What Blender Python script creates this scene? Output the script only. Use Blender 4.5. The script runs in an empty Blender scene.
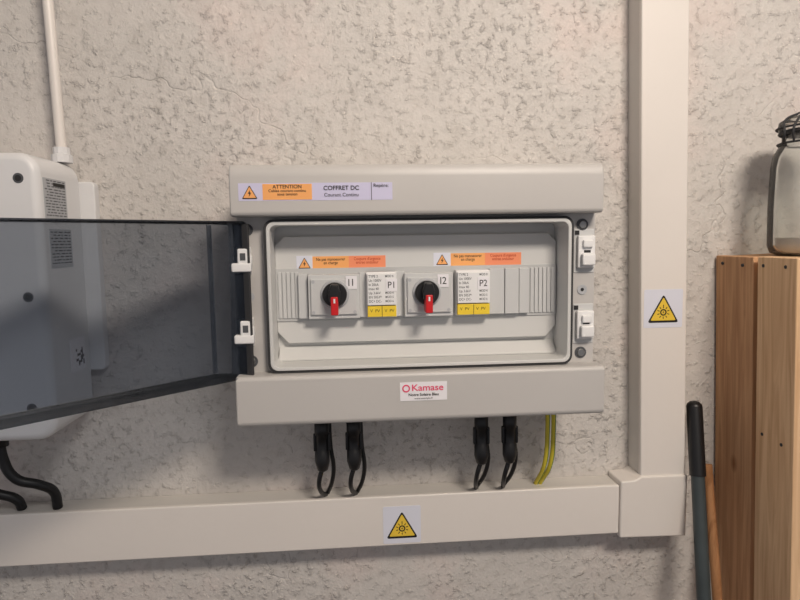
import bpy, bmesh, math, random
from mathutils import Vector, Matrix
random.seed(4)
SC=bpy.context.scene
SC.view_settings.view_transform='Standard'
H0=1500.0   # camera height above the floor (mm)
# ---------- coordinates: x right, d = distance out of the wall, z relative to eye height (all mm)
def W(x,d,z): return Vector((x/1000.0,-d/1000.0,(z+H0)/1000.0))
def lin(c):
    return tuple(((v/255)/12.92 if v/255<=.04045 else ((v/255+.055)/1.055)**2.4) for v in c)+(1,)
# ---------- materials
def mat(name,rgb,rough=.5,metal=0,spec=.5,noise=0,nscale=40,bump=0,bscale=300,coat=0):
    m=bpy.data.materials.new(name);m.use_nodes=True;nt=m.node_tree;b=nt.nodes['Principled BSDF']
    c=lin(rgb);b.inputs['Base Color'].default_value=c;b.inputs['Roughness'].default_value=rough
    b.inputs['Metallic'].default_value=metal;b.inputs['Specular IOR Level'].default_value=spec
    b.inputs['Coat Weight'].default_value=coat
    tc=nt.nodes.new('ShaderNodeTexCoord')
    if noise:
        n=nt.nodes.new('ShaderNodeTexNoise');n.inputs['Scale'].default_value=nscale;n.inputs['Detail'].default_value=5
        nt.links.new(tc.outputs['Object'],n.inputs['Vector'])
        r=nt.nodes.new('ShaderNodeValToRGB')
        r.color_ramp.elements[0].position=.3;r.color_ramp.elements[1].position=.7
        r.color_ramp.elements[0].color=tuple(v*(1-noise) for v in c[:3])+(1,)
        r.color_ramp.elements[1].color=tuple(min(1,v*(1+noise*.5)) for v in c[:3])+(1,)
        nt.links.new(n.outputs['Fac'],r.inputs['Fac']);nt.links.new(r.outputs['Color'],b.inputs['Base Color'])
    if bump:
        n=nt.nodes.new('ShaderNodeTexNoise');n.inputs['Scale'].default_value=bscale
        nt.links.new(tc.outputs['Object'],n.inputs['Vector'])
        bp=nt.nodes.new('ShaderNodeBump');bp.inputs['Strength'].default_value=bump;bp.inputs['Distance'].default_value=.001
        nt.links.new(n.outputs['Fac'],bp.inputs['Height']);nt.links.new(bp.outputs['Normal'],b.inputs['Normal'])
    return m
def wall_mat():
    m=bpy.data.materials.new('rough_plaster');m.use_nodes=True;nt=m.node_tree;N=nt.nodes;L=nt.links;b=N['Principled BSDF']
    b.inputs['Roughness'].default_value=.55;b.inputs['Specular IOR Level'].default_value=.45
    tc=N.new('ShaderNodeTexCoord')
    def noise(s,det=6,ro=.6):
        n=N.new('ShaderNodeTexNoise');n.inputs['Scale'].default_value=s;n.inputs['Detail'].default_value=det;n.inputs['Roughness'].default_value=ro
        L.new(tc.outputs['Object'],n.inputs['Vector']);return n
    n1=noise(3.2,5);r=N.new('ShaderNodeValToRGB')
    r.color_ramp.elements[0].position=.36;r.color_ramp.elements[0].color=lin((202,198,193))
    r.color_ramp.elements[1].position=.70;r.color_ramp.elements[1].color=lin((220,205,199))
    e=r.color_ramp.elements.new(.53);e.color=lin((209,204,199))
    L.new(n1.outputs['Fac'],r.inputs['Fac'])
    n2=noise(40,6,.75);r2=N.new('ShaderNodeValToRGB')
    r2.color_ramp.elements[0].position=.32;r2.color_ramp.elements[0].color=(.88,.87,.86,1)
    r2.color_ramp.elements[1].position=.5;r2.color_ramp.elements[1].color=(1,1,1,1)
    L.new(n2.outputs['Fac'],r2.inputs['Fac'])
    mx=N.new('ShaderNodeMix');mx.data_type='RGBA';mx.blend_type='MULTIPLY';mx.inputs[0].default_value=1
    L.new(r.outputs['Color'],mx.inputs[6]);L.new(r2.outputs['Color'],mx.inputs[7]);L.new(mx.outputs[2],b.inputs['Base Color'])
    # bump : pimples + trowel ridges
    a=noise(300,3,.6);c=noise(95,5,.62);c2=noise(14,4,.55)
    v=N.new('ShaderNodeTexVoronoi');v.feature='DISTANCE_TO_EDGE';v.inputs['Scale'].default_value=3.6
    w=noise(5,4);mxv=N.new('ShaderNodeMix');mxv.data_type='VECTOR';mxv.inputs[0].default_value=.35
    L.new(tc.outputs['Object'],mxv.inputs[4]);L.new(w.outputs['Color'],mxv.inputs[5]);L.new(mxv.outputs[1],v.inputs['Vector'])
    rr=N.new('ShaderNodeMapRange');rr.inputs['From Min'].default_value=0;rr.inputs['From Max'].default_value=.008
    rr.inputs['To Min'].default_value=0;rr.inputs['To Max'].default_value=1
    L.new(v.outputs['Distance'],rr.inputs['Value'])
    msk=noise(4.5,2);mr=N.new('ShaderNodeMapRange');mr.inputs['From Min'].default_value=.46;mr.inputs['From Max'].default_value=.6
    L.new(msk.outputs['Fac'],mr.inputs['Value'])
    inv=N.new('ShaderNodeMath');inv.operation='SUBTRACT';inv.inputs[0].default_value=1;L.new(rr.outputs[0],inv.inputs[1])
    mu=N.new('ShaderNodeMath');mu.operation='MULTIPLY';L.new(inv.outputs[0],mu.inputs[0]);L.new(mr.outputs[0],mu.inputs[1])
    def madd(x,k,y):
        s=N.new('ShaderNodeMath');s.operation='MULTIPLY_ADD';s.inputs[1].default_value=k
        L.new(x,s.inputs[0]);L.new(y,s.inputs[2]);return s.outputs[0]
    # pimples: emphasise the peaks of the mid frequency noise
    pk=N.new('ShaderNodeMapRange');pk.interpolation_type='SMOOTHSTEP';pk.inputs['From Min'].default_value=.52;pk.inputs['From Max'].default_value=.7
    L.new(c.outputs['Fac'],pk.inputs['Value'])
    pm=noise(7,3,.6);pmr=N.new('ShaderNodeMapRange');pmr.inputs['From Min'].default_value=.38;pmr.inputs['From Max'].default_value=.62
    pmr.inputs['To Min'].default_value=.45;pmr.inputs['To Max'].default_value=1;L.new(pm.outputs['Fac'],pmr.inputs['Value'])
    s0=madd(pk.outputs[0],.7,c.outputs['Fac']);s0=madd(a.outputs['Fac'],.4,s0)
    ml=N.new('ShaderNodeMath');ml.operation='MULTIPLY';L.new(s0,ml.inputs[0]);L.new(pmr.outputs[0],ml.inputs[1])
    s1=madd(c2.outputs['Fac'],1.8,ml.outputs[0]);s1=madd(mu.outputs[0],-.4,s1)
    bp=N.new('ShaderNodeBump');bp.inputs['Strength'].default_value=.85;bp.inputs['Distance'].default_value=.0026
    L.new(s1,bp.inputs['Height']);L.new(bp.outputs['Normal'],b.inputs['Normal'])
    return m
def wood_mat(name,c0,c1):
    m=bpy.data.materials.new(name);m.use_nodes=True;nt=m.node_tree;N=nt.nodes;L=nt.links;b=N['Principled BSDF']
    b.inputs['Roughness'].default_value=.7;b.inputs['Specular IOR Level'].default_value=.25
    tc=N.new('ShaderNodeTexCoord');mp=N.new('ShaderNodeMapping');mp.inputs['Scale'].default_value=(45,45,2.2)
    L.new(tc.outputs['Object'],mp.inputs['Vector'])
    n=N.new('ShaderNodeTexNoise');n.inputs['Scale'].default_value=2.2;n.inputs['Detail'].default_value=7;n.inputs['Distortion'].default_value=1.4
    L.new(mp.outputs[0],n.inputs['Vector'])
    r=N.new('ShaderNodeValToRGB');r.color_ramp.elements[0].position=.3;r.color_ramp.elements[1].position=.62
    r.color_ramp.elements[0].color=lin(c0);r.color_ramp.elements[1].color=lin(c1)
    L.new(n.outputs['Fac'],r.inputs['Fac'])
    mp2=N.new('ShaderNodeMapping');mp2.inputs['Scale'].default_value=(14,14,8);L.new(tc.outputs['Object'],mp2.inputs['Vector'])
    v=N.new('ShaderNodeTexVoronoi');v.inputs['Scale'].default_value=1;L.new(mp2.outputs[0],v.inputs['Vector'])
    k=N.new('ShaderNodeValToRGB');k.color_ramp.elements[0].position=.05;k.color_ramp.elements[0].color=(.45,.32,.25,1)
    k.color_ramp.elements[1].position=.13;k.color_ramp.elements[1].color=(1,1,1,1);L.new(v.outputs['Distance'],k.inputs['Fac'])
    mx=N.new('ShaderNodeMix');mx.data_type='RGBA';mx.blend_type='MULTIPLY';mx.inputs[0].default_value=1
    L.new(r.outputs['Color'],mx.inputs[6]);L.new(k.outputs['Color'],mx.inputs[7]);L.new(mx.outputs[2],b.inputs['Base Color'])
    return m
def smoked():
    m=bpy.data.materials.new('smoked_polycarbonate');m.use_nodes=True;nt=m.node_tree;N=nt.nodes;L=nt.links
    N.remove(N['Principled BSDF']);o=N['Material Output']
    t=N.new('ShaderNodeBsdfTransparent');t.inputs[0].default_value=(.62,.65,.69,1)
    g=N.new('ShaderNodeBsdfGlossy');g.inputs['Roughness'].default_value=.12;g.inputs[0].default_value=(.9,.9,.9,1)
    df=N.new('ShaderNodeBsdfDiffuse');df.inputs[0].default_value=(.12,.14,.18,1)
    fr=N.new('ShaderNodeFresnel');fr.inputs['IOR'].default_value=1.3
    m0=N.new('ShaderNodeMixShader');m0.inputs[0].default_value=.08;L.new(t.outputs[0],m0.inputs[1]);L.new(df.outputs[0],m0.inputs[2])
    m1=N.new('ShaderNodeMixShader');L.new(fr.outputs[0],m1.inputs[0]);L.new(m0.outputs[0],m1.inputs[1]);L.new(g.outputs[0],m1.inputs[2])
    L.new(m1.outputs[0],o.inputs[0]);return m
def glass():
    m=bpy.data.materials.new('clear_glass');m.use_nodes=True;nt=m.node_tree;N=nt.nodes;L=nt.links
    N.remove(N['Principled BSDF']);o=N['Material Output']
    t=N.new('ShaderNodeBsdfTransparent');t.inputs[0].default_value=(.97,.98,.97,1)
    g=N.new('ShaderNodeBsdfGlossy');g.inputs['Roughness'].default_value=.05
    df=N.new('ShaderNodeBsdfDiffuse');df.inputs[0].default_value=(.85,.83,.8,1)
    lw=N.new('ShaderNodeFresnel');lw.inputs[0].default_value=1.18
    m0=N.new('ShaderNodeMixShader');m0.inputs[0].default_value=.12;L.new(t.outputs[0],m0.inputs[1]);L.new(df.outputs[0],m0.inputs[2])
    m1=N.new('ShaderNodeMixShader');L.new(lw.outputs[0],m1.inputs[0]);L.new(m0.outputs[0],m1.inputs[1]);L.new(g.outputs[0],m1.inputs[2])
    L.new(m1.outputs[0],o.inputs[0]);return m
M=dict(
 wall=wall_mat(), box=mat('grey_abs',(194,191,188),.42,noise=.03,nscale=8), boxin=mat('grey_abs_inner',(208,208,206),.45),
 strip=mat('grey_blanking',(188,189,189),.5), dev=mat('switch_body_grey',(202,203,203),.45), seal=mat('rubber_seal',(52,52,54),.7),
 pvc=mat('white_pvc',(229,223,217),.38,noise=.03,nscale=6), pvc2=mat('white_pvc_body',(210,206,200),.45,noise=.05,nscale=10),
 white=mat('white_plastic',(234,234,234),.4), inv=mat('inverter_white',(224,224,225),.4,noise=.02,nscale=6),
 black=mat('black_plastic',(22,22,24),.4), cable=mat('black_cable',(20,20,22),.45), dark=mat('void_shade',(38,38,40),.8),  # dark: near-black colour painting the shade in holes and gaps
 red=mat('red_plastic',(205,28,34),.35), pvcwhite=mat('sticker_white',(222,224,236),.5), lilac=mat('sticker_lilac',(206,203,230),.5),
 orange=mat('sticker_orange',(246,174,104),.55), salmon=mat('sticker_salmon',(244,148,106),.55), orange2=mat('sticker_orange_text',(190,60,24),.6),
 yellow=mat('sign_yellow',(236,200,66),.5), spdy=mat('spd_yellow',(240,208,56),.5), ink=mat('ink_black',(18,16,18),.6),
 grey=mat('label_grey',(180,182,186),.6), pink=mat('ink_pink',(226,70,110),.6), stick=mat('sticker_paper',(238,236,240),.5),
 midink=mat('ink_grey',(80,82,86),.6),
 metal=mat('zinc_screw',(150,150,150),.35,metal=.9), ygreen=mat('earth_green',(84,130,50),.5), yel=mat('earth_yellow',(214,196,60),.5),
 wood1=wood_mat('pine_shaded',(180,134,98),(210,166,126)), wood2=wood_mat('pine_light',(208,166,126),(234,198,158)),  # wood1: the crate pine with shade put into its darker tones
 stickw=wood_mat('ash_stick',(140,96,62),(178,130,90)), bluegrey=mat('painted_steel_tube',(62,70,72),.4,noise=.15,nscale=30),
 smoke=smoked(), glass=glass(), powder=mat('white_powder',(206,196,184),.9,bump=.5,bscale=200), teal=mat('teal_plastic',(120,170,168),.5),
 floor=mat('concrete_floor',(128,122,116),.8,noise=.2,nscale=5,bump=.4,bscale=60), ceil=mat('ceiling_paint',(205,200,194),.9,noise=.03,nscale=4))
# ---------- helpers
def group(name,loc=None):
    e=bpy.data.objects.new(name,None);e.empty_display_size=.05;SC.collection.objects.link(e)
    return e
def finish(bm,name,m,parent,bevel=0,seg=2,smooth=False,solid=0):
    bmesh.ops.recalc_face_normals(bm,faces=bm.faces[:])
    me=bpy.data.meshes.new(name);bm.to_mesh(me);bm.free()
    if m: me.materials.append(m)
    ob=bpy.data.objects.new(name,me);SC.collection.objects.link(ob)
    if parent: ob.parent=parent
    if smooth:
        for p in me.polygons:p.use_smooth=True
    if solid:
        s=ob.modifiers.new('thickness','SOLIDIFY');s.thickness=solid/1000;s.offset=0
    if bevel:
        b=ob.modifiers.new('bevel','BEVEL');b.width=bevel/1000;b.segments=seg;b.limit_method='ANGLE';b.angle_limit=math.radians(35)
        for p in me.polygons:p.use_smooth=True
        wn=ob.modifiers.new('wn','WEIGHTED_NORMAL');wn.keep_sharp=True
    return ob
def prism_xz(name,pts,d0,d1,m,parent,bevel=0,seg=2):
    bm=bmesh.new();a=[bm.verts.new(W(x,d0,z)) for x,z in pts];b=[bm.verts.new(W(x,d1,z)) for x,z in pts]
    bm.faces.new(a);bm.faces.new(b);n=len(pts)
    for i in range(n): bm.faces.new((a[i],a[(i+1)%n],b[(i+1)%n],b[i]))
    return finish(bm,name,m,parent,bevel,seg)
def prism_x(name,pts,x0,x1,m,parent,bevel=0,seg=2):   # pts (d,z)
    bm=bmesh.new();a=[bm.verts.new(W(x0,d,z)) for d,z in pts];b=[bm.verts.new(W(x1,d,z)) for d,z in pts]
    bm.faces.new(a);bm.faces.new(b);n=len(pts)
    for i in range(n): bm.faces.new((a[i],a[(i+1)%n],b[(i+1)%n],b[i]))
    return finish(bm,name,m,parent,bevel,seg)
def box(name,x0,x1,d0,d1,z0,z1,m,parent,bevel=0,seg=2):
    return prism_xz(name,[(x0,z0),(x1,z0),(x1,z1),(x0,z1)],d0,d1,m,parent,bevel,seg)
def rr(x0,x1,z0,z1,r,n=6):
    P=[]
    for cx,cz,a0 in ((x1-r,z1-r,0),(x0+r,z1-r,90),(x0+r,z0+r,180),(x1-r,z0+r,270)):
        for i in range(n+1):
            a=math.radians(a0+90*i/n);P.append((cx+r*math.cos(a),cz+r*math.sin(a)))
    return P
def ring(name,o,i,d0,d1,m,parent,bevel=0):
    bm=bmesh.new();n=len(o)
    A=[bm.verts.new(W(x,d0,z)) for x,z in o];B=[bm.verts.new(W(x,d1,z)) for x,z in o]
    C=[bm.verts.new(W(x,d0,z)) for x,z in i];D=[bm.verts.new(W(x,d1,z)) for x,z in i]
    for k in range(n):
        j=(k+1)%n
        bm.faces.new((A[k],A[j],B[j],B[k]));bm.faces.new((C[k],C[j],D[j],D[k]))
        bm.faces.new((B[k],B[j],D[j],D[k]));bm.faces.new((A[k],A[j],C[j],C[k]))
    return finish(bm,name,m,parent,bevel)
def tube(name,pts,r,m,parent,res=8):
    P=[W(*p) for p in pts]
    cu=bpy.data.curves.new(name,'CURVE');cu.dimensions='3D';cu.bevel_depth=r/1000;cu.bevel_resolution=4;cu.use_fill_caps=True
    if len(P)==2:
        s=cu.splines.new('POLY');s.points.add(1)
        for q,p in zip(s.points,P):q.co=(*p,1)
    else:
        s=cu.splines.new('BEZIER');s.bezier_points.add(len(P)-1);s.resolution_u=res
        for q,p in zip(s.bezier_points,P):q.co=p;q.handle_left_type=q.handle_right_type='AUTO'
    t=bpy.data.objects.new(name+'_c',cu);SC.collection.objects.link(t)
    bpy.context.view_layer.update()
    me=bpy.data.meshes.new_from_object(t.evaluated_get(bpy.context.evaluated_depsgraph_get()))
    bpy.data.objects.remove(t);me.name=name;me.materials.clear();me.materials.append(m)
    for p in me.polygons:p.use_smooth=True
    ob=bpy.data.objects.new(name,me);SC.collection.objects.link(ob);ob.parent=parent;return ob
def lathe(name,prof,c,axis,m,parent,n=32,smooth=True,solid=0):
    """prof: (radius,h). axis 'd' (out of wall) or 'z' (up). c=(x,d,z)"""
    bm=bmesh.new();rows=[]
    for r,h in prof:
        row=[]
        for i in range(n):
            a=2*math.pi*i/n;u,v=r*math.cos(a),r*math.sin(a)
            row.append(bm.verts.new(W(c[0]+u,c[1]+h,c[2]+v) if axis=='d' else W(c[0]+u,c[1]+v,c[2]+h)))
        rows.append(row)
    for a,b in zip(rows,rows[1:]):
        for i in range(n): bm.faces.new((a[i],a[(i+1)%n],b[(i+1)%n],b[i]))
    if not solid: bm.faces.new(rows[0]);bm.faces.new(rows[-1])
    ob=finish(bm,name,m,parent,0,2,False,solid)
    if smooth:
        for p in ob.data.polygons:p.use_smooth=len(p.vertices)==4
    return ob
def text(body,x,d,z,size,m,parent,align='LEFT',bold=0,sx=1,rotz=0,name=None):
    cu=bpy.data.curves.new('t','FONT');cu.body=body;cu.size=size/1000;cu.align_x=align;cu.align_y='CENTER';cu.offset=bold/1000*size/10
    cu.space_line=.85
    t=bpy.data.objects.new('t',cu);SC.collection.objects.link(t);bpy.context.view_layer.update()
    me=bpy.data.meshes.new_from_object(t.evaluated_get(bpy.context.evaluated_depsgraph_get()));bpy.data.objects.remove(t)
    me.materials.clear();me.materials.append(m)
    T=Matrix.Translation(W(x,d,z))@Matrix.Rotation(math.radians(rotz),4,'Z')@Matrix.Rotation(math.radians(90),4,'X')@Matrix.Diagonal((sx,1,1,1))
    me.transform(T)
    nm=name or 'text_'+''.join(ch.lower() if ch.isalnum() else '_' for ch in body)[:18]
    me.name=nm
    ob=bpy.data.objects.new(nm,me);SC.collection.objects.link(ob);ob.parent=parent;return ob
def tri(cx,cz,s,r):
    """rounded equilateral-ish triangle outline, side s"""
    h=s*.88;V=[(cx-s/2,cz-h/2),(cx+s/2,cz-h/2),(cx,cz+h/2)];P=[]
    for k in range(3):
        p=Vector(V[k]);a=(Vector(V[k-1])-p).normalized();b=(Vector(V[(k+1)%3])-p).normalized()
        s0=p+a*r;s1=p+b*r
        for i in range(5):
            t=i/4;q=(1-t)**2*s0+2*t*(1-t)*p+t*t*s1;P.append((q.x,q.y))
    return P
def warning(prefix,cx,cz,s,d,parent,kind='sun',col='yellow'):
    prism_xz(prefix+'_border',tri(cx,cz,s,s*.09),d,d+.25,M['ink'],parent)
    prism_xz(prefix+'_field',tri(cx,cz-s*.01,s*.82,s*.05),d,d+.4,M[col],parent)
    if kind=='sun':
        c=(cx,cz-s*.12)
        o=[(c[0]+s*.105*math.cos(a*math.pi/10),c[1]+s*.105*math.sin(a*math.pi/10)) for a in range(20)]
        i=[(c[0]+s*.065*math.cos(a*math.pi/10),c[1]+s*.065*math.sin(a*math.pi/10)) for a in range(20)]
        ring(prefix+'_disc',o,i,d+.3,d+.55,M['ink'],parent)
        for k in range(10):
            a=2*math.pi*k/10+math.pi/2;q=(-math.sin(a)*s*.012,math.cos(a)*s*.012)
            r0,r1=s*.13,s*(.20 if k else .24)
            P=[(c[0]+math.cos(a)*r0+q[0],c[1]+math.sin(a)*r0+q[1]),(c[0]+math.cos(a)*r1+q[0],c[1]+math.sin(a)*r1+q[1]),
               (c[0]+math.cos(a)*r1-q[0],c[1]+math.sin(a)*r1-q[1]),(c[0]+math.cos(a)*r0-q[0],c[1]+math.sin(a)*r0-q[1])]
            prism_xz(prefix+'_ray_%d'%(k+1),P,d+.3,d+.55,M['ink'],parent)
        prism_xz(prefix+'_bolt',[(c[0]+s*.02,c[1]+s*.06),(c[0]-s*.03,c[1]-s*.01),(c[0]+s*.0,c[1]-s*.01),(c[0]-s*.02,c[1]-s*.06),(c[0]+s*.03,c[1]+s*.01),(c[0],c[1]+s*.01)],d+.3,d+.55,M['ink'],parent)
    else:
        c=(cx,cz-s*.08)
        prism_xz(prefix+'_bolt',[(c[0]+s*.06,c[1]+s*.24),(c[0]-s*.11,c[1]-s*.02),(c[0]-s*.01,c[1]-s*.02),(c[0]-s*.05,c[1]-s*.24),(c[0]+s*.11,c[1]+s*.05),(c[0]+s*.01,c[1]+s*.05)],d+.3,d+.55,M['ink'],parent)
# ================= ROOM
box('wall_back',-2200,2200,-100,0,-1500,1000,M['wall'],None)
box('floor',-2200,2200,-100,3000,-1600,-1500,M['floor'],None)
box('ceiling',-2200,2200,-100,3000,1000,1100,M['ceil'],None)
# ================= DISTRIBUTION ENCLOSURE
E=group('electrical_enclosure')
ring('housing_body',rr(-129,288,-203,82,6),rr(-94,254,-145,21,9),0,105,M['box'],E,1)
box('housing_back',-100,260,1,20,-150,25,M['boxin'],E)
prism_x('top_cover_band',[(103,28),(128,28),(131,31),(131,70),(129,79),(124,84),(103,85)],-131,287,M['box'],E,4,3)
prism_x('bottom_cover_band',[(103,-150),(129,-150),(132,-153),(132,-203),(129,-207),(103,-207)],-133,292,M['box'],E,2.5,3)
ring('door_seal',rr(-98,257.5,-149.5,25,11),rr(-95,254.5,-146.5,22,9),104,117,M['seal'],E)
ring('window_lip',rr(-95.2,254.7,-146.7,22.2,9),rr(-91,250.5,-142.5,18,7),60,119,M['boxin'],E,1)
# faceplate
box('faceplate_base',-93,253,66,70,-145,20,M['boxin'],E)
prism_xz('faceplate_centre',[(-91,-108),(-78,-122),(238,-122),(250,-108),(250,-4),(240,6),(-80,6),(-91,-4)],69,79,M['boxin'],E,1.2)
prism_x('faceplate_lower_step',[(69,-142.5),(84,-142.5),(84,-140),(70,-126)],-90,250,M['boxin'],E,.8)
box('device_slot_frame',-91,250,78,80.5,-95,-32,M['strip'],E,.6)
for i in range(5):
    x=-88+i*5.0
    box('rib_left_%d'%(i+1),x,x+4.0,80,82.2,-91,-36,M['dev'],E,.3)
box('blank_left',-64,-53,80,88,-91,-38,M['dev'],E,.6)
box('blank_centre',8,62,80,86,-91,-37,M['dev'],E,.6)
box('blank_right_1',165,183,80,88,-91,-36,M['dev'],E,.6)
box('blank_right_2',184,201,80,88,-91,-36,M['dev'],E,.6)
box('blank_right_3',202,214,80,86,-91,-36,M['dev'],E,.6)
for i in range(6):
    x=217+i*5.2
    box('rib_right_%d'%(i+1),x,x+4.2,80,82.2,-91,-36,M['dev'],E,.3)
def switch(pfx,x0,x1,cx,lab,lx):
    box(pfx+'_body',x0,x1,80,96,-91,-39,M['dev'],E,1)
    box(pfx+'_raised_face',x0+3,x1-3,95,99,-86,-44,M['dev'],E,1)
    cz=-62
    lathe(pfx+'_dial_ring',[(17,0),(17,1),(15.5,1.6)],(cx,98.8,cz),'d',M['grey'],E,36)
    lathe(pfx+'_knob_base',[(14.2,0),(14.2,6),(13,8)],(cx,99,cz),'d',M['black'],E,36)
    prism_xz(pfx+'_knob_grip',[(cx-6,cz-7),(cx+6,cz-7),(cx+7,cz+4),(cx+4,cz+13),(cx-4,cz+13),(cx-7,cz+4)],106,121,M['black'],E,1.8,3)
    prism_xz(pfx+'_red_lever',[(cx-4.2,cz-22),(cx+4.2,cz-22),(cx+4.2,cz-1),(cx-4.2,cz-1)],106,123,M['red'],E,1.2)
    box(pfx+'_lever_mark',cx-1,cx+1,122.9,123.4,cz-8,cz-3,M['white'],E)
    box(pfx+'_label',lx,lx+13,99,99.8,-56,-41,M['stick'],E)
    text(lab,lx+6.5,100,-48.8,12,M['ink'],E,'CENTER',sx=.95)
    for i,(sx,sz) in enumerate(((x0+6,-47),(x0+6,-83),(x1-6,-83))):
        lathe(pfx+'_screw_%d'%(i+1),[(2,0),(2,.5)],(sx,98.8,sz),'d',M['grey'],E,14)
switch('isolator_1',-52,8,-21,'I1',-8)
switch('isolator_2',61,119,87,'I2',100)
def spd(pfx,x0,x1,lab,lx):
    box(pfx+'_body',x0,x1,80,93,-91,-37,M['white'],E,.8)
    box(pfx+'_cartridge',x0+1,x1-1,92,99,-76,-39,M['white'],E,.8)
    box(pfx+'_yellow_band',x0+1,x1-1,92,97,-90,-77,M['spdy'],E,.6)
    mid=(x0+x1)/2
    box(pfx+'_split',mid-.3,mid+.3,97,97.3,-90,-77,M['ink'],E)
    rows=['TYPE 2','Un 1000V','In 20kA','Imax 40','Up 3.6kV','EN 50539','DC+ DC-']
    for i,t in enumerate(rows):
        text(t,x0+2.5,99.1,-42-i*4.9,4.2,M['midink'],E,bold=.1,sx=.88,name=pfx+'_print_%d'%(i+1))
        if i not in (1,2,3): text('MOD %d'%i,x1-14,99.1,-42-i*4.9,3.8,M['midink'],E,bold=.1,sx=.82,name=pfx+'_print_b%d'%(i+1))
    text('V  PV',x0+4,97.1,-83,5,M['ink'],E,name=pfx+'_band_print');text('V  PV',mid+3,97.1,-83,5,M['ink'],E,name=pfx+'_band_print_b')
    box(pfx+'_label',lx,lx+13,99,99.8,-60,-45,M['stick'],E)
    text(lab,lx+6.5,100,-52.6,11,M['ink'],E,'CENTER',sx=.9)
spd('surge_protector_1',16,52,'P1',39)
spd('surge_protector_2',123,164,'P2',148)
# orange labels on faceplate
def olabel(pfx,x0,xs,x1,xm,z0,z1):
    box(pfx+'_tile',x0,xs,79,79.4,z0,z1,M['pvcwhite'],E)
    warning(pfx+'_tri',(x0+xs)/2,(z0+z1)/2+.5,15,79.4,E,'bolt','orange')
    box(pfx+'_orange',xs,xm,79,79.4,z0+1,z1-1,M['orange'],E)
    box(pfx+'_salmon',xm,x1,79,79.4,z0+1,z1-1,M['salmon'],E)
    zc=(z0+z1)/2
    text('Ne pas manoeuvrer\nen charge',(xs+xm)/2,79.6,zc+2.2,5.0,M['ink'],E,'CENTER',.05,sx=.86,name=pfx+'_text_a')
    text("Coupure d'urgence\nentree onduleur",(xm+x1)/2,79.6,zc+2.2,5.0,M['orange2'],E,'CENTER',.05,sx=.82,name=pfx+'_text_b')
olabel('warning_label_1',-66,-47,40,-4,-35,-17)
olabel('warning_label_2',98,119,206,161,-33.5,-16)
# top label
box('main_label_paper',-121,46,130,131.3,44.5,63.5,M['lilac'],E)
warning('main_label_tri',-109,54,17,131.3,E,'bolt','orange')
box('main_label_orange',-95,-42,131.3,131.6,45.5,62.5,M['orange'],E)
text('ATTENTION',-68.5,131.8,59.3,5.6,M['ink'],E,'CENTER',.15)
text('Cables courant continu\nsous tension',-68.5,131.8,53.2,4.3,M['ink'],E,'CENTER',.1,name='text_cables')
text('COFFRET DC',-10,131.8,57.5,6.6,M['ink'],E,'CENTER',.12)
text('Courant Continu',-10,131.8,50.2,5.4,M['ink'],E,'CENTER')
box('main_label_rule',22.6,23.2,131.3,131.6,44.5,63.5,M['ink'],E)
text('Repère:',25,131.8,60,5.4,M['ink'],E,'LEFT')
# maker sticker
box('maker_sticker',51,105,129,132.6,-183,-161.5,M['stick'],E)
ring('maker_logo',[(58+4.5*math.cos(a*.3142),-168.5+4.5*math.sin(a*.3142)) for a in range(20)],[(58+3*math.cos(a*.3142),-168.5+3*math.sin(a*.3142)) for a in range(20)],132.6,133,M['pink'],E)
text('Kamase',64,132.9,-168.2,10.5,M['pink'],E,'LEFT',.15,sx=1.12,name='maker_name')
text('Notre Solaire Bleu',78,132.9,-176,4.6,M['ink'],E,'CENTER',.2,name='maker_line')
text('www.exemple.fr',78,132.9,-180.3,3.2,M['ink'],E,'CENTER',name='maker_url')
# side strips hardware
def hinge(pfx,zc,z0,z1):
    box(pfx+'_plate',-131,-114,103,112,z0,z1,M['white'],E,1.5)
    box(pfx+'_clip',-128,-112,110,118,zc-7,zc+7,M['white'],E,2)
    box(pfx+'_arm',-127,-115,117,121,zc-3,zc+14,M['white'],E,1.5)
    box(pfx+'_tongue',-134,-112,112,122,zc-12,zc-2,M['white'],E,1.8)
    lathe(pfx+'_pin',[(3,0),(3,20)],(-117,114,zc-10),'z',M['white'],E,16)
    box(pfx+'_slot',-124,-118,120.8,121.4,zc+1,zc+9,M['midink'],E)
hinge('hinge_upper',-21,-36,-5);hinge('hinge_lower',-102,-119,-86)
def latch(pfx,z0,z1):
    box(pfx+'_pocket',262,287,103,106,z0-6,z1+8,M['dev'],E,1)
    box(pfx+'_plate',265,286,105,112,z0,z1,M['white'],E,1.6)
    box(pfx+'_lever',268,284,111,119,z0+3,z0+17,M['white'],E,2)
    box(pfx+'_lug',270,282,111,116,z1-14,z1-5,M['white'],E,1.5)
    box(pfx+'_gap_shade',272,280,111.8,112.3,z0+18,z0+21,M['dark'],E)  # solid dark strip, paints the shade of the gap under the lug
    box(pfx+'_slot_shade',263,268,106,107,z1+1,z1+6,M['dark'],E)  # solid dark patch, paints the shade inside the pocket
latch('latch_upper',-36,2);latch('latch_lower',-121,-87)
lathe('knockout_left',[(5,0),(5,.5)],(-117,105,-62),'d',M['grey'],E,20)
ring('knockout_right',[(273+6*math.cos(a*.3142),-62+6*math.sin(a*.3142)) for a in range(20)],[(273+4*math.cos(a*.3142),-62+4*math.sin(a*.3142)) for a in range(20)],105,106,M['grey'],E)
lathe('knockout_right_hole',[(4,0),(4,.6)],(273,105,-62),'d',M['grey'],E,20)
lathe('knockout_right_dot',[(2,0),(2,.6)],(273,105.4,-62),'d',M['dark'],E,20)  # dark disc, paints the shade in the knockout hole
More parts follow.
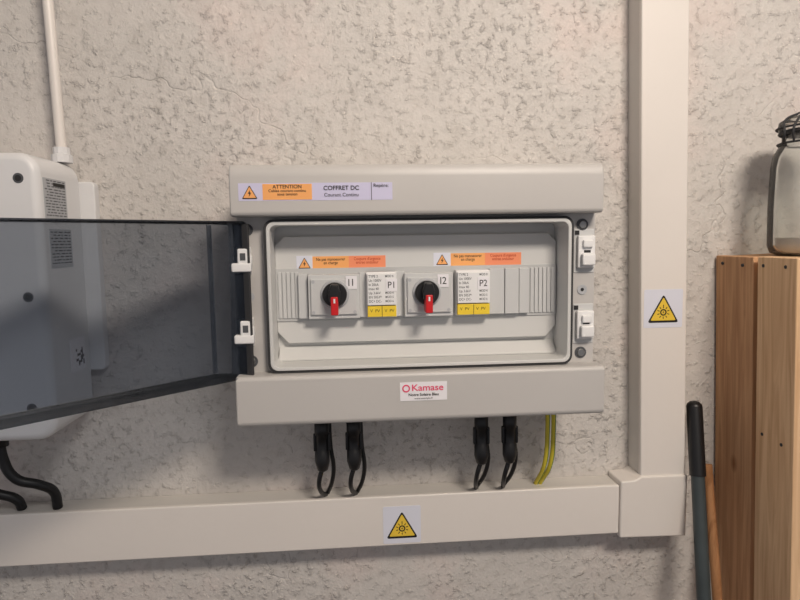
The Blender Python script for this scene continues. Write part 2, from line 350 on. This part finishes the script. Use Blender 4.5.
for i,(sx,sz) in enumerate(((-118,14),(-118,-137),(272,15),(272,-138))):
    lathe('cover_screw_well_shade_%d'%(i+1),[(7,0),(7,1)],(sx,105,sz),'d',M['midink'],E,20)  # flat grey disc, paints the shade of the screw recess
    lathe('cover_screw_%d'%(i+1),[(4.6,0),(4.6,2),(3.8,2.6)],(sx,105,sz),'d',M['metal'],E,20)
# ---- smoked door (open tray shape)
u=Vector((-.73,.684)) # (x,d)
A=Vector((-117,118));B=Vector((-159,100));C=B+u*338;Dn=A+u*345
zt,zb=22,-152
bm=bmesh.new()
def q(p,z): return bm.verts.new(W(p.x,p.y,z))
At,Ab,Bt,Bb,Ct,Cb,Dt,Db=q(A,zt),q(A,zb),q(B,zt-1),q(B,zb+2),q(C,zt-1),q(C,zb+2),q(Dn,zt),q(Dn,zb)
for fc in ((At,Ab,Bb,Bt),(Bt,Bb,Cb,Ct),(Ct,Cb,Db,Dt),(At,Bt,Ct,Dt),(Ab,Bb,Cb,Db)): bm.faces.new(fc)
door=finish(bm,'smoked_door',M['smoke'],E,3,3,False,0)
s=door.modifiers.new('thickness','SOLIDIFY');s.thickness=.0024;s.offset=0
def slab(name,p0,p1,z0,z1,m):
    n=(p1-p0).normalized();k=Vector((n.y,-n.x))*1.6
    b=bmesh.new();vs=[]
    for z in (z0,z1):
        vs.append([b.verts.new(W(v.x,v.y,z)) for v in (p0+k,p1+k,p1-k,p0-k)])
    b.faces.new(vs[0]);b.faces.new(vs[1])
    for i in range(4): b.faces.new((vs[0][i],vs[0][(i+1)%4],vs[1][(i+1)%4],vs[1][i]))
    return finish(b,name,m,E,.6)
slab('door_hinge_flange',A,A+(B-A)*.35,zb,zt,M['smoke'])
slab('door_hinge_knuckle',A+Vector((3,2)),A+(B-A)*.10,zb+2,zt-2,M['seal'])
slab('door_edge_bead',B,B+u*5,zb+2,zt-2,M['smoke'])
# ================= TRUNKING
T=group('cable_trunking')
box('horizontal_body',-800,355.5,0,34,-403,-337,M['pvc2'],T,1)
box('horizontal_lid',-800,355.5,32,40,-404.5,-336,M['pvc'],T,2)
T2=group('cable_trunking.001')
def vx(x,z): return x+(296-z)*.0235
prism_xz('vertical_body',[(vx(371,-328),-328),(vx(432,-328),-328),(vx(432,700),700),(vx(371,700),700)],0,34,M['pvc2'],T2,1)
prism_xz('vertical_lid',[(vx(370,-328),-328),(vx(433,-328),-328),(vx(433,700),700),(vx(370,700),700)],32,40,M['pvc'],T2,2)
prism_xz('corner_elbow',[(356,-330),(376,-329),(384,-324),(450,-325),(450,-412),(356,-410)],0,43,M['pvc'],T2,2.5)
def sticker(pfx,x0,x1,z0,z1,G):
    prism_xz(pfx+'_paper',rr(x0,x1,z0,z1,2),39.8,40.4,M['pvcwhite'],G)
    warning(pfx,(x0+x1)/2,(z0+z1)/2,min(x1-x0,z1-z0)*.84,40.4,G)
sticker('solar_sign_1',33,83,-401,-350,T);sticker('solar_sign_2',383,436,-121,-70,T2)
# ================= CONNECTORS + CABLES
G=group('solar_cable_connectors')
for i,(x,l) in enumerate(((-43,-1),(-3,-1),(160,-1),(197,-1))):
    p='connector_%d'%(i+1);c=(x,62,-205)
    lathe(p+'_gland',[(9,0),(9,-9),(7.5,-10),(7.5,-20),(9,-21),(9,-36),(7.8,-37),(7.8,-56),(9.2,-58),(9.2,-72),(6.5,-82),(3.5,-84)],c,'z',M['black'],G,14)
    box(p+'_wing_l',x-10.5,x-7,59,65,-262,-240,M['black'],G,1);box(p+'_wing_r',x+7,x+10.5,59,65,-262,-240,M['black'],G,1)
    tube(p+'_cable_a',[(x,62,-284),(x-5,60,-303),(x-4,46,-322),(x+1,25,-336)],3.0,M['cable'],G)
    tube(p+'_cable_b',[(x+9,50,-205),(x+10,48,-262),(x+13,44,-290),(x+10,34,-315),(x+3,20,-336)],2.8,M['cable'],G)
Y=group('earth_wires')
for i,(x,xe) in enumerate(((248,245),(256,251))):
    tube('earth_wire_%d'%(i+1),[(x,55,-205),(x+2,52,-250),(x+1,44,-300),(xe,20,-336)],2.8,M['yel'],Y)
    tube('earth_stripe_%d'%(i+1),[(x+1.6,55.6,-205),(x+3.6,52.6,-250),(x+2.6,44.6,-300),(xe+1.6,20.8,-336)],1.6,M['ygreen'],Y)
# ================= INVERTER
I=group('solar_inverter')
prism_xz('housing',rr(-620,-334,-218,100,22,8),14,118,M['inv'],I,9,4)
prism_xz('mounting_plate',rr(-560,-318,-160,78,6),0,15,M['inv'],I,2)
for i,(x,z) in enumerate(((-354,72),(-353,-56),(-358,-180))):
    lathe('housing_screw_%d'%(i+1),[(5.5,0),(5.5,.8)],(x,117.6,z),'d',M['midink'],I,20)
    lathe('housing_screw_hole_shade_%d'%(i+1),[(3.4,0),(3.4,1.2)],(x,117.6,z),'d',M['dark'],I,20)  # dark disc on the surface, paints the shade in the screw hole
def sidelabel(pfx,d0,d1,z0,z1,m,off=0):
    o=prism_x(pfx,[(d0,z0),(d1,z0),(d1,z1),(d0,z1)],-334.4+off,-333.6+off,m,I)
sidelabel('rating_label',56,108,28,74,M['grey'])
random.seed(11)
for k in range(13):
    d=59
    while d<102:
        w=random.uniform(3,9);sidelabel('rating_print',d,min(d+w,105),71-k*3.2,72.2-k*3.2,M['midink'],.2);d+=w+random.uniform(1.5,4)
sidelabel('rating_header',59,86,66,70,M['ink'],.3)
sidelabel('safety_label',50,102,-26,18,M['grey'])
for k in range(11):
    d=53
    while d<96:
        w=random.uniform(3,10);sidelabel('safety_print',d,min(d+w,99),14-k*3.5,15.3-k*3.5,M['midink'],.2);d+=w+random.uniform(1.5,4)
sidelabel('serial_sticker',34,72,-152,-112,M['stick'])
for a in range(7):
    for b2 in range(7):
        if random.random()<.55:
            sidelabel('code_cell',38+a*3,41+a*3,-146+b2*3,-143+b2*3,M['ink'],.2)
lathe('conduit_gland',[(12,0),(12,9),(9.5,10),(9.5,18)],(-347,30,99),'z',M['inv'],I,12,False)
tube('inverter_cable_1',[(-430,55,-214),(-430,55,-256),(-418,52,-285),(-396,42,-298),(-386,30,-312),(-385,24,-336)],6,M['cable'],I)
tube('inverter_cable_2',[(-470,50,-214),(-468,48,-270),(-455,38,-305),(-432,28,-322),(-430,22,-336)],6,M['cable'],I)
lathe('cable_gland_1',[(11,0),(11,-16),(8,-22),(8,-26)],(-430,55,-216),'z',M['black'],I,14)
lathe('cable_gland_2',[(11,0),(11,-16),(8,-22),(8,-26)],(-470,50,-216),'z',M['black'],I,14)
P=group('conduit_pipe')
tube('pipe',[(-347,30,117),(-357,30,560)],6,M['pvc'],P)
lathe('pipe_clip',[(9.5,0),(9.5,14)],(-355.5,30,500),'z',M['pvc2'],P,20)
# ================= CRATE
K=group('wooden_crate')
x0=503
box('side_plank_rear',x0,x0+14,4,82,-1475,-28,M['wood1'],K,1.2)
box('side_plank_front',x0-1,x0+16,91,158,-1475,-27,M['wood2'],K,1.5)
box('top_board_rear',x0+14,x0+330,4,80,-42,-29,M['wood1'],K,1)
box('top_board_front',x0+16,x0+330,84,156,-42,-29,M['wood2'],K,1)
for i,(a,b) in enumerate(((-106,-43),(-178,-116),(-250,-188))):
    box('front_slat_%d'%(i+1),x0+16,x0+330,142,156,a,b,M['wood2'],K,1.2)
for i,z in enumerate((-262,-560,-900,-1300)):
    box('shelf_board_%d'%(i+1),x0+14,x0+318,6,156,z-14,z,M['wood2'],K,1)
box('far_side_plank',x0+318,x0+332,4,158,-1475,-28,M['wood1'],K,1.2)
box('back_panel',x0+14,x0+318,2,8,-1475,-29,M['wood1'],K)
box('teal_box',x0+24,x0+200,30,140,-560,-505,M['teal'],K,4)
for i,(d,z) in enumerate(((20,-38),(62,-39),(102,-38),(140,-38),(104,-250),(138,-252))):
    prism_x('nail_%d'%(i+1),[(d+2.2*math.cos(a*.785),z+2.2*math.sin(a*.785)) for a in range(8)],x0-1.6,x0+1,M['seal'],K)
pv=W(x0,0,-28);K.matrix_world=Matrix.Translation(pv)@Matrix.Rotation(math.radians(-1.9),4,'Y')@Matrix.Translation(-pv)
# ================= JAR
J=group('glass_jar')
jc=(575,82,-26.5)
lathe('jar_glass',[(1,1),(34,1),(41,4),(44,12),(45,60),(44,110),(42,124),(36,136),(33,142),(33,150)],jc,'z',M['glass'],J,48,True,2.2)
lathe('jar_contents',[(38,3.5),(42,12),(42.5,20),(40,22)],jc,'z',M['powder'],J,40)
lathe('jar_gasket',[(37,150),(38.5,152),(37,155)],jc,'z',M['seal'],J,40)
lathe('jar_lid',[(37,155),(39,158),(38,166),(30,171),(1,173)],jc,'z',M['glass'],J,40)
for k,(r,h) in enumerate(((38,139),(40,158))):
    tube('jar_wire_ring_%d'%(k+1),[(jc[0]+r*math.cos(a*math.pi/8),jc[1]+r*math.sin(a*math.pi/8),jc[2]+h) for a in range(17)],1.3,M['seal'],J)
tube('jar_wire_bail_1',[(jc[0]-40,82,-27+139),(jc[0]-46,92,-27+150),(jc[0]-40,84,-27+166),(jc[0]-20,82,-27+176)],1.4,M['seal'],J)
tube('jar_wire_bail_2',[(jc[0]-38,98,-27+139),(jc[0]-44,104,-27+152),(jc[0]-34,100,-27+168)],1.4,M['seal'],J)
# ================= TOOLS
R1=group('long_handled_tool')
def along(t,a,b): return tuple(a[i]+(b[i]-a[i])*t for i in range(3))
ta=(461,34,-232);tb=(386,352,-1498)
tube('grip',[ta,along(.07,ta,tb)],10.5,M['black'],R1)
lathe('grip_cap',[(10.5,0),(9.5,4),(6,7.5),(1,9)],(461,34,-233),'z',M['black'],R1,24)
tube('shaft',[along(.068,ta,tb),tb],8.8,M['bluegrey'],R1)
R2=group('wooden_stick')
tube('stick_shaft',[(494,16,-322),(484,262,-1499)],6.5,M['stickw'],R2)
# ================= CAMERA
f=600.0
h=Vector((7660,175,-600)).normalized()
up=Vector((-90,6000,600));up=(up-h*up.dot(h)).normalized()
yy=up.cross(h).normalized();Rm=Matrix((h,yy,up))
cam=bpy.data.cameras.new('camera');co=bpy.data.objects.new('camera',cam);SC.collection.objects.link(co)
co.matrix_world=Matrix.Translation(W(0,800,0))@Rm.to_4x4()
cam.sensor_width=36;cam.lens=f/800*36;cam.clip_start=.01
SC.camera=co
# ================= LIGHT
def area(name,loc,target,size,power,col):
    l=bpy.data.lights.new(name,'AREA');l.shape='RECTANGLE';l.size=size[0];l.size_y=size[1];l.energy=power;l.color=col
    o=bpy.data.objects.new(name,l);SC.collection.objects.link(o);o.location=loc
    o.rotation_euler=(Vector(target)-Vector(loc)).to_track_quat('-Z','Y').to_euler();return o
area('ceiling_light',W(480,1300,930),W(160,0,60),(.42,.28),24.5,(1,.885,.77))
w=bpy.data.worlds.new('world');SC.world=w;w.use_nodes=True
w.node_tree.nodes['Background'].inputs[0].default_value=(.94,.92,.97,1);w.node_tree.nodes['Background'].inputs[1].default_value=.34
